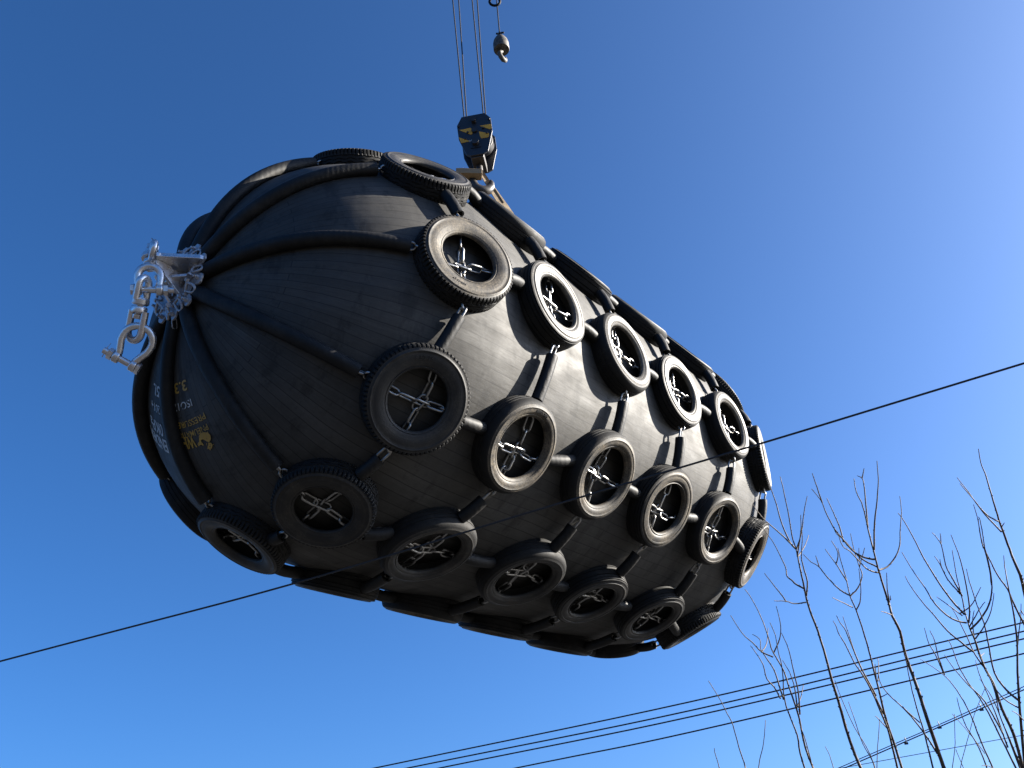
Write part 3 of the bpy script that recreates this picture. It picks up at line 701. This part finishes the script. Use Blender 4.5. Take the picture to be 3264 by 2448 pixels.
# ---------------------------------------------------------------- sling and timber
m, n_, l_, b__ = mk('webbing', (.3, .23, .15), .8); nt = (n_, l_); ob = coords(nt)
l_.new(mix(nt, ramp(nt, noise(nt, ob, 9, 6, .7), [(.4, 0.0), (.65, 1.0)]), (.1, .068, .038), (.24, .18, .105)), b__.inputs['Base Color']); bump(nt, b__, noise(nt, ob, 60, 3, .6, (1, 1, 1)), .4, .004)
M_WEB = m
m, n_, l_, b__ = mk('pale_timber', (.5, .34, .17), .7); nt = (n_, l_); ob = coords(nt)
l_.new(mix(nt, noise(nt, ob, 14, 6, .7, (1, 9, 9)), (.15, .095, .045), (.3, .215, .115)), b__.inputs['Base Color']); bump(nt, b__, noise(nt, ob, 30, 5, .6, (1, 8, 8)), .4, .004)
M_WOOD = m
def strap(pts, width, wdir, th=.008):
    m = MB(); v = []; f = []; n = len(pts)
    pts = [A_(q, float) for q in pts]
    for i, p in enumerate(pts):
        t = nrm(pts[min(i + 1, n - 1)] - pts[max(i - 1, 0)]); w = A_(wdir[i] if isinstance(wdir, list) else wdir, float); w = nrm(w - (w @ t) * t); z = np.cross(t, w)
        ww = width[i] if hasattr(width, '__len__') else width
        for s, q in ((-1, -1), (1, -1), (1, 1), (-1, 1)): v.append(p + w * ww / 2 * s + z * th / 2 * q)
    for i in range(n - 1):
        for k in range(4): f.append((i * 4 + k, i * 4 + (k + 1) % 4, (i + 1) * 4 + (k + 1) % 4, (i + 1) * 4 + k))
    f += [(0, 1, 2, 3), tuple((n - 1) * 4 + k for k in range(4))]
    return m.add(v, f)
hp = U(1530, 545, 10.78)                          # where the sling lies in the hook
TOPW = CW + A_((0, 0, RB))
right_end = CW + AW * .95 + A_((0, 0, RB + .01)); left_end = CW - AW * .75 + A_((0, 0, RB + .01))
sl_o = thing('webbing_sling', 'worn tan webbing sling running from the hook down behind the fender top', 'sling', T(hp))
rp = U(1622, 680, 10.72)
legR = [hp + A_((0, 0, -.0)), hp + (rp - hp) * .5, rp, rp + (right_end - rp) * .5, right_end]
hw_ = Wd((1, .55, .35))
part('sling_leg', strap([q - hp for q in legR], [.06, .11, .14, .15, .15], hw_), M_WEB, sl_o, False)
legR2 = [hp + by * .04 + bz * .01 + (q - hp) * k for q, k in zip([hp, rp, rp, rp], (0, .25, .5, .78))]
part('sling_leg', strap([q - hp + A_((.0, 0, 0)) - tocam * .04 for q in legR2], [.05, .05, .045, .03], Wd((1, .4, .1)), .012), M_WEB, sl_o, False)
lp = U(1470, 640, 10.75)
part('sling_leg', strap([q - hp for q in [hp, hp + (lp - hp) * .5, lp, left_end]], [.05, .09, .11, .12], hw_), M_WEB, sl_o, False)
wc = U(1496, 556, 10.66)
wood = tag(link('timber_block', prism([(-.16, -.035), (.15, -.04), (.152, .036), (.03, .042), (-.09, .05), (-.16, .046)], -.06, .06, 1).mesh('timber_block', False), M_WOOD, M=mat4(Wd(nrm((1, -.02, .12))), nrm(np.cross(bz, Wd(nrm((1, -.02, .12))))), bz, wc)), 'pale split timber block wedged beside the hook under the sling', 'timber')
bevel(wood, .004)

# ---------------------------------------------------------------- overhead cables
def cable(label, pts, r, group, ext=8.0):
    """pts: photo pixel x, y and distance of points on the cable; it runs on straight past both ends"""
    P = [U(x, y, d) for x, y, d in pts]; P = [P[0] + nrm(P[0] - P[1]) * ext] + P + [P[-1] + nrm(P[-1] - P[-2]) * ext]
    out = []
    for i in range(len(P) - 1):
        p0, p1, p2, p3 = P[max(i - 1, 0)], P[i], P[i + 1], P[min(i + 2, len(P) - 1)]
        for k in range(8):
            t = k / 8; out.append(.5 * ((2 * p1) + (p2 - p0) * t + (2 * p0 - 5 * p1 + 4 * p2 - p3) * t * t + (3 * p1 - p0 - 3 * p2 + p3) * t ** 3))
    out.append(P[-1]); o = out[0]
    return tag(link('overhead_cable', tube([q - o for q in out], r, 8).mesh('overhead_cable'), M_CABLE, M=T(o)), label, 'cable', group)
cable('single dark cable crossing diagonally in front of the fender', ((0, 2108, 6.2), (930, 1862, 5.85), (1700, 1630, 5.57), (2464, 1402, 5.3), (3264, 1158, 5.0)), .0066, None)
for k, (x0, y0, y1) in enumerate(((1195, 2237, 1984), (1300, 2265, 2012), (1402, 2285, 2036), (1645, 2334, 2083))):
    cable(f"{('topmost', 'second', 'third', 'lowest')[k]} of the four parallel cables behind the saplings", ((x0, 2448, 14.0), (2200, y0, 13.0), (3264, y1, 11.9)), .0105, 'four parallel cables')
def low(x, y): return (2700 + x * .3424, 1880 + y * .3424)
cable('upper messenger wire of the sagging cable pair at the lower right', (low(0, 1625) + (17.5,), low(850, 1258) + (16.8,), low(1647, 900) + (16,)), .008, 'sagging cable pair')
cable('lower heavier cable of the sagging pair at the lower right', (low(0, 1650) + (17.5,), low(850, 1280) + (16.8,), low(1647, 930) + (16,)), .011, 'sagging cable pair')
cable('faint thin wire low behind the saplings at the bottom right', (low(0, 1650) + (20,), low(1647, 1352) + (19,)), .007, None)
for k, (x, y, lab) in enumerate(((548, 1420, 'leftmost small hanger clip under the sagging cable pair'), (858, 1272, 'middle small hanger clip under the sagging cable pair'), (1248, 1106, 'rightmost small hanger clip under the sagging cable pair'))):
    c = U(*low(x, y), 16.9 - k * .4); mb = tube([(0, 0, .09), (.012, 0, .04), (0, 0, 0)], .009, 6); bb = box(-.035, .035, -.012, .012, -.04, .0)
    tag(link('cable_clip', mb.add(bb.v, bb.f).mesh('cable_clip', False), M_CABLE, M=T(c)), lab, 'cable clip', 'hanger clips')

# ---------------------------------------------------------------- bare saplings at the lower right
m, n_, l_, b__ = mk('sapling_bark', (.16, .1, .07), .75, 0, .32); nt = (n_, l_); ob = coords(nt)
l_.new(mix(nt, ramp(nt, noise(nt, ob, 16, 5, .65), [(.35, 0.0), (.7, 1.0)]), (.03, .022, .017), (.12, .092, .07)), b__.inputs['Base Color']); bump(nt, b__, noise(nt, ob, 50, 3), .3, .003)
M_BARK = m
TREES = [
 ('slender bare sapling with forked crown just right of the fender end', 7.6, .021,
  [(835, 1690), (770, 1530), (715, 1340), (680, 1230), (655, 1130), (615, 1000), (570, 880), (550, 790), (530, 700), (512, 610), (490, 540), (470, 420), (445, 300), (433, 256)],
  [[(510, 605), (480, 570), (440, 480), (415, 390), (385, 300), (368, 240)], [(516, 640), (528, 560), (534, 500), (532, 440)], [(512, 605), (535, 530), (548, 430), (563, 350)], [(520, 640), (552, 590), (570, 538)],
   [(548, 795), (510, 775), (490, 755), (466, 735), (462, 700), (440, 650), (395, 565), (340, 490)], [(505, 600), (450, 545), (400, 500), (345, 450), (300, 388)],
   [(558, 862), (500, 868), (460, 856), (405, 855)], [(462, 857), (440, 825), (400, 775), (358, 722)], [(560, 832), (564, 760), (545, 690), (535, 640), (540, 560), (538, 500)]]),
 ('twin-stemmed bare sapling leaning left under the fender end', 7.9, .015,
  [(605, 1690), (555, 1560), (525, 1420), (500, 1340), (470, 1250), (450, 1190), (410, 1120), (390, 1080), (370, 1010), (340, 930), (300, 850), (265, 800)],
  [[(560, 1690), (530, 1590), (515, 1500), (480, 1410), (462, 1360), (450, 1300), (448, 1230), (440, 1160), (425, 1100), (410, 1020), (385, 960)],
   [(450, 1330), (425, 1250), (400, 1180), (360, 1120), (340, 1085), (335, 1040), (300, 1015)], [(435, 1325), (405, 1270), (370, 1230), (350, 1160), (320, 1110), (290, 1070)], [(400, 1125), (345, 1100), (300, 1055), (250, 1010), (195, 925)],
   [(402, 1105), (425, 1055), (436, 1010), (432, 950), (415, 880)], [(528, 1400), (522, 1300), (500, 1200), (475, 1090), (440, 1010)], [(515, 1360), (505, 1280), (480, 1200), (445, 1140)],
   [(345, 1100), (368, 1060), (375, 985)], [(585, 1640), (560, 1540), (525, 1440)], [(515, 1370), (535, 1310), (545, 1260)]]),
 ('thin lone sapling shoot at the left of the grove', 8.3, .0095, [(272, 1690), (262, 1640), (235, 1560), (205, 1450), (180, 1400), (150, 1340), (120, 1290), (88, 1240)], [[(268, 1670), (255, 1620), (240, 1570)]]),
 ('short upright bare shoot between the lone shoot and the twin stems', 8.4, .008, [(325, 1690), (335, 1620), (350, 1560), (358, 1500), (362, 1430)], []),
 ('shortest bare shoot at the far left bottom of the grove', 8.5, .008, [(145, 1690), (135, 1640), (120, 1590), (116, 1565)], []),
 ('bare sapling with upswept branches in the middle of the grove', 8.1, .019,
  [(1030, 1690), (985, 1550), (945, 1430), (925, 1350), (900, 1250), (870, 1130), (840, 1020), (800, 900), (770, 830), (750, 740), (725, 660), (712, 600)],
  [[(770, 828), (720, 800), (660, 740), (620, 690), (580, 665), (545, 630)], [(622, 690), (612, 660), (605, 638)], [(772, 830), (810, 790), (828, 730), (815, 690), (790, 610), (772, 530)], [(782, 885), (730, 860), (685, 838)],
   [(800, 898), (818, 860), (822, 790), (812, 700)], [(755, 760), (705, 680), (650, 605)], [(703, 678), (712, 620), (680, 565)], [(815, 690), (840, 600)], [(815, 660), (812, 600)],
   [(1005, 1690), (960, 1500), (935, 1430), (870, 1280), (830, 1210), (790, 1150), (745, 1060), (715, 1010), (700, 970), (688, 950)], [(930, 1400), (880, 1290), (840, 1210), (800, 1120), (765, 1020), (735, 930)],
   [(895, 1310), (830, 1190), (790, 1100), (750, 1000), (722, 960), (705, 925)], [(905, 1240), (908, 1180), (905, 1130)], [(950, 1470), (905, 1420), (892, 1410)], [(915, 1320), (935, 1310), (952, 1300)], [(898, 1240), (893, 1190), (890, 1160)]]),
 ('low forked shoots left of the middle sapling', 8.6, .0085,
  [(892, 1690), (880, 1630), (830, 1540), (800, 1450), (780, 1390), (762, 1340)], [[(885, 1640), (850, 1560), (790, 1460), (735, 1340), (715, 1290), (697, 1237)], [(898, 1690), (903, 1560), (912, 1440), (905, 1420)], [(690, 1659), (672, 1600), (650, 1555)]]),
 ('tallest bare sapling with wide curved side branches in the grove centre', 7.4, .027,
  [(1245, 1720), (1220, 1650), (1185, 1550), (1140, 1420), (1100, 1290), (1060, 1180), (1030, 1090), (1010, 1000), (975, 930), (955, 860), (930, 780), (905, 700), (885, 620), (862, 530), (845, 450), (825, 380), (800, 330), (790, 266)],
  [[(886, 610), (888, 480), (900, 370), (906, 270), (899, 180)], [(856, 500), (846, 390), (836, 290), (826, 262), (805, 252)], [(828, 262), (838, 218)], [(890, 655), (840, 645), (780, 610), (730, 550), (690, 500), (650, 420), (630, 370), (585, 315)],
   [(635, 380), (612, 310), (588, 240)], [(900, 690), (830, 655), (780, 605), (740, 560), (705, 530), (690, 500)], [(905, 718), (860, 705), (820, 670), (770, 615), (735, 590), (712, 530)], [(738, 570), (720, 500), (690, 430), (658, 360)],
   [(908, 705), (950, 690), (990, 640), (1010, 580), (1012, 500), (1018, 430), (1010, 350)], [(968, 920), (940, 910), (920, 905)], [(960, 860), (950, 800), (947, 720)], [(966, 850), (964, 830)],
   [(1185, 1720), (1165, 1640), (1130, 1500), (1100, 1400), (1070, 1290), (1045, 1170), (1032, 1100)], [(1190, 1590), (1140, 1510), (1080, 1430), (1030, 1375), (950, 1300), (915, 1245), (905, 1200)], [(1105, 1440), (1060, 1400), (1022, 1362)]]),
 ('bushy bare sapling with many upswept branches at the right', 7.8, .025,
  [(1625, 1720), (1600, 1650), (1560, 1500), (1500, 1370), (1460, 1250), (1420, 1180), (1390, 1100), (1370, 1040), (1345, 980), (1325, 910), (1305, 820), (1280, 720), (1262, 610)],
  [[(1330, 960), (1260, 940), (1180, 870), (1130, 790), (1080, 720), (1020, 620)], [(1322, 920), (1250, 840), (1180, 740), (1120, 640), (1070, 540), (1020, 455), (1000, 430)],
   [(1352, 990), (1400, 940), (1440, 870), (1455, 790), (1443, 690), (1420, 600), (1400, 480), (1390, 450)], [(1310, 830), (1260, 740), (1230, 680), (1208, 580), (1165, 525)], [(1208, 580), (1205, 530)],
   [(1300, 820), (1240, 750), (1205, 680), (1178, 640)], [(1225, 720), (1210, 690), (1203, 655)], [(1342, 960), (1345, 880), (1320, 730), (1290, 620), (1255, 535)], [(1300, 915), (1350, 880), (1380, 830), (1400, 788)],
   [(1375, 1035), (1420, 970), (1450, 900), (1464, 818)], [(1365, 1100), (1300, 1050), (1240, 1000), (1180, 930), (1110, 850), (1060, 780), (1035, 735)], [(1310, 925), (1250, 880), (1188, 835)],
   [(1420, 1180), (1370, 1110), (1330, 1020), (1290, 940), (1255, 880)], [(1432, 1200), (1380, 1080), (1360, 960), (1368, 900)], [(1400, 1120), (1418, 1105)], [(1345, 980), (1390, 900), (1420, 860)]]),
 ('low bundle of straight bare shoots at the right bottom', 8.2, .016,
  [(1600, 1720), (1560, 1640), (1500, 1520), (1450, 1420), (1400, 1330), (1340, 1250), (1290, 1160), (1262, 1080), (1242, 1042)],
  [[(1608, 1690), (1530, 1500), (1490, 1400), (1470, 1300), (1440, 1220), (1420, 1180)], [(1510, 1500), (1420, 1340), (1340, 1260), (1270, 1180), (1225, 1115)], [(1480, 1720), (1450, 1640), (1400, 1530), (1350, 1400), (1300, 1310), (1250, 1240), (1200, 1195), (1110, 1135)],
   [(1225, 1210), (1195, 1120), (1175, 1040), (1155, 998)], [(1220, 1200), (1180, 1110), (1150, 1060), (1128, 985)], [(1440, 1690), (1390, 1560), (1330, 1460), (1300, 1380), (1285, 1320)], [(1580, 1640), (1520, 1480), (1465, 1340), (1430, 1280), (1395, 1230)],
   [(1530, 1560), (1480, 1420), (1440, 1320), (1390, 1200), (1375, 1140)], [(1500, 1690), (1440, 1650), (1405, 1648)]]),
 ('crossing thin twigs at the bottom right behind the bundle of shoots', 8.8, .007,
  [(1255, 1720), (1265, 1640), (1276, 1540), (1272, 1400)], [[(1290, 1720), (1310, 1620), (1345, 1490), (1370, 1400), (1420, 1275)], [(1330, 1690), (1300, 1620), (1280, 1570)], [(1420, 1590), (1360, 1510), (1300, 1440), (1262, 1400)]]),
 ('tall bare sapling with a straight tip at the far right edge', 7.5, .025,
  [(1690, 1100), (1650, 980), (1608, 800), (1590, 730), (1560, 660), (1530, 580), (1500, 500), (1480, 440), (1450, 340), (1420, 240), (1400, 190), (1388, 122)],
  [[(1485, 472), (1440, 448), (1400, 410), (1360, 360), (1300, 290)], [(1500, 522), (1440, 460), (1390, 400), (1340, 330), (1286, 260)], [(1500, 500), (1513, 478)]]),
 ('bare sapling with a steep side branch low at the right edge', 7.7, .023,
  [(1625, 1720), (1612, 1640), (1597, 1480), (1585, 1340), (1578, 1200), (1575, 1060), (1562, 940), (1545, 850), (1528, 760), (1515, 690), (1510, 636)],
  [[(1640, 1030), (1600, 950), (1560, 870), (1530, 800), (1480, 730), (1440, 650), (1405, 575), (1390, 480), (1365, 390)], [(1412, 600), (1395, 520), (1388, 460)], [(1588, 1372), (1530, 1340), (1480, 1290), (1440, 1220), (1420, 1180)], [(1584, 1335), (1520, 1280), (1465, 1200), (1440, 1080), (1415, 960), (1380, 870), (1345, 760), (1330, 700)],
   [(1577, 1080), (1583, 1010), (1592, 940), (1594, 868)], [(1420, 610), (1440, 700), (1450, 780)], [(1608, 1430), (1570, 1395), (1550, 1385)], [(1594, 900), (1612, 930)]]),
]
brnd = random.Random(11)
def smooth(pts, sub=3):
    P = [A_(q, float) for q in pts]; out = []
    for i in range(len(P) - 1):
        p0, p1, p2, p3 = P[max(i - 1, 0)], P[i], P[i + 1], P[min(i + 2, len(P) - 1)]
        for k in range(sub):
            t = k / sub; out.append(.5 * ((2 * p1) + (p2 - p0) * t + (2 * p0 - 5 * p1 + 4 * p2 - p3) * t * t + (3 * p1 - p0 - 3 * p2 + p3) * t ** 3))
    out.append(P[-1]); return out
def twig(path, r0, r1, buds=True):
    n = len(path); L = sum(np.linalg.norm(path[i + 1] - path[i]) for i in range(n - 1))
    rs = [r0 + (r1 - r0) * (k / (n - 1)) ** .85 for k in range(n)]
    path = [p + A_([brnd.uniform(-.0014, .0014) for _ in range(3)]) for p in path]
    mb = tube(path, rs, 7)
    if buds:
        k = .04; acc = 0
        for i in range(n - 1):
            seg = np.linalg.norm(path[i + 1] - path[i]); 
            while k < acc + seg:
                t = (k - acc) / seg; p = path[i] + (path[i + 1] - path[i]) * t; d = nrm(path[i + 1] - path[i]); rr = rs[i]
                o = nrm(np.cross(d, nrm([brnd.uniform(-1, 1) for _ in range(3)]))); s = max(rr * 1.0, .0032)
                q = nrm(np.cross(d, o)); b0 = p + o * rr * .6
                mb.add([b0 - d * s * .8 + q * s * .5, b0 - d * s * .8 - q * s * .5, b0 + d * s * 1.4, b0 + o * s * 1.1 + d * s * 1.2], [(0, 1, 3), (1, 2, 3), (2, 0, 3), (0, 2, 1)])
                k += brnd.uniform(.045, .085)
            acc += seg
    return mb
for lab, dep, r0, trunk, brs in TREES:
    dep += .0
    def up_(pt, d): return U(2200 + pt[0] * .66169, 1350 + pt[1] * .66169, d)
    tp = smooth(trunk, 3); tr = [up_(q, dep + .10 * math.sin(i * .5)) for i, q in enumerate(tp)]
    base = tr[0].copy(); base[2] = -.05
    low_ = [base + (tr[0] - base) * k for k in (0, .33, .66)]
    t = thing('bare_sapling', lab, 'tree', T((base[0], base[1], 0)), 'bare saplings at the lower right'); o0 = A_((base[0], base[1], 0))
    full = [q - o0 for q in low_ + tr]
    n = len(full); mb = twig(full, r0 * .72, .003)
    part('trunk', mb, M_BARK, t, True, 60)
    for b in brs:
        bp = smooth(b, 3)
        # distance of the nearest trunk point, so that the branch leaves the trunk
        k0 = min(range(len(tp)), key=lambda i: (tp[i][0] - b[0][0]) ** 2 + (tp[i][1] - b[0][1]) ** 2)
        d0 = dep + .10 * math.sin(k0 * .5); near = math.hypot(tp[k0][0] - b[0][0], tp[k0][1] - b[0][1]) < 25
        sp = brnd.uniform(-.45, .45); N = len(bp)
        pts = [up_(q, d0 + sp * (i / (N - 1)) ** 1.1) - o0 for i, q in enumerate(bp)]
        if b[0][1] > 1600:
            bb = pts[0].copy(); bb[2] = -.02; pts = [bb, (bb + pts[0]) / 2] + pts
        ln = sum(math.hypot(b[i + 1][0] - b[i][0], b[i + 1][1] - b[i][1]) for i in range(len(b) - 1))
        part('branch', twig(pts, min(.0052 + ln * .000007, r0 * .6), .0029), M_BARK, t, True, 60)
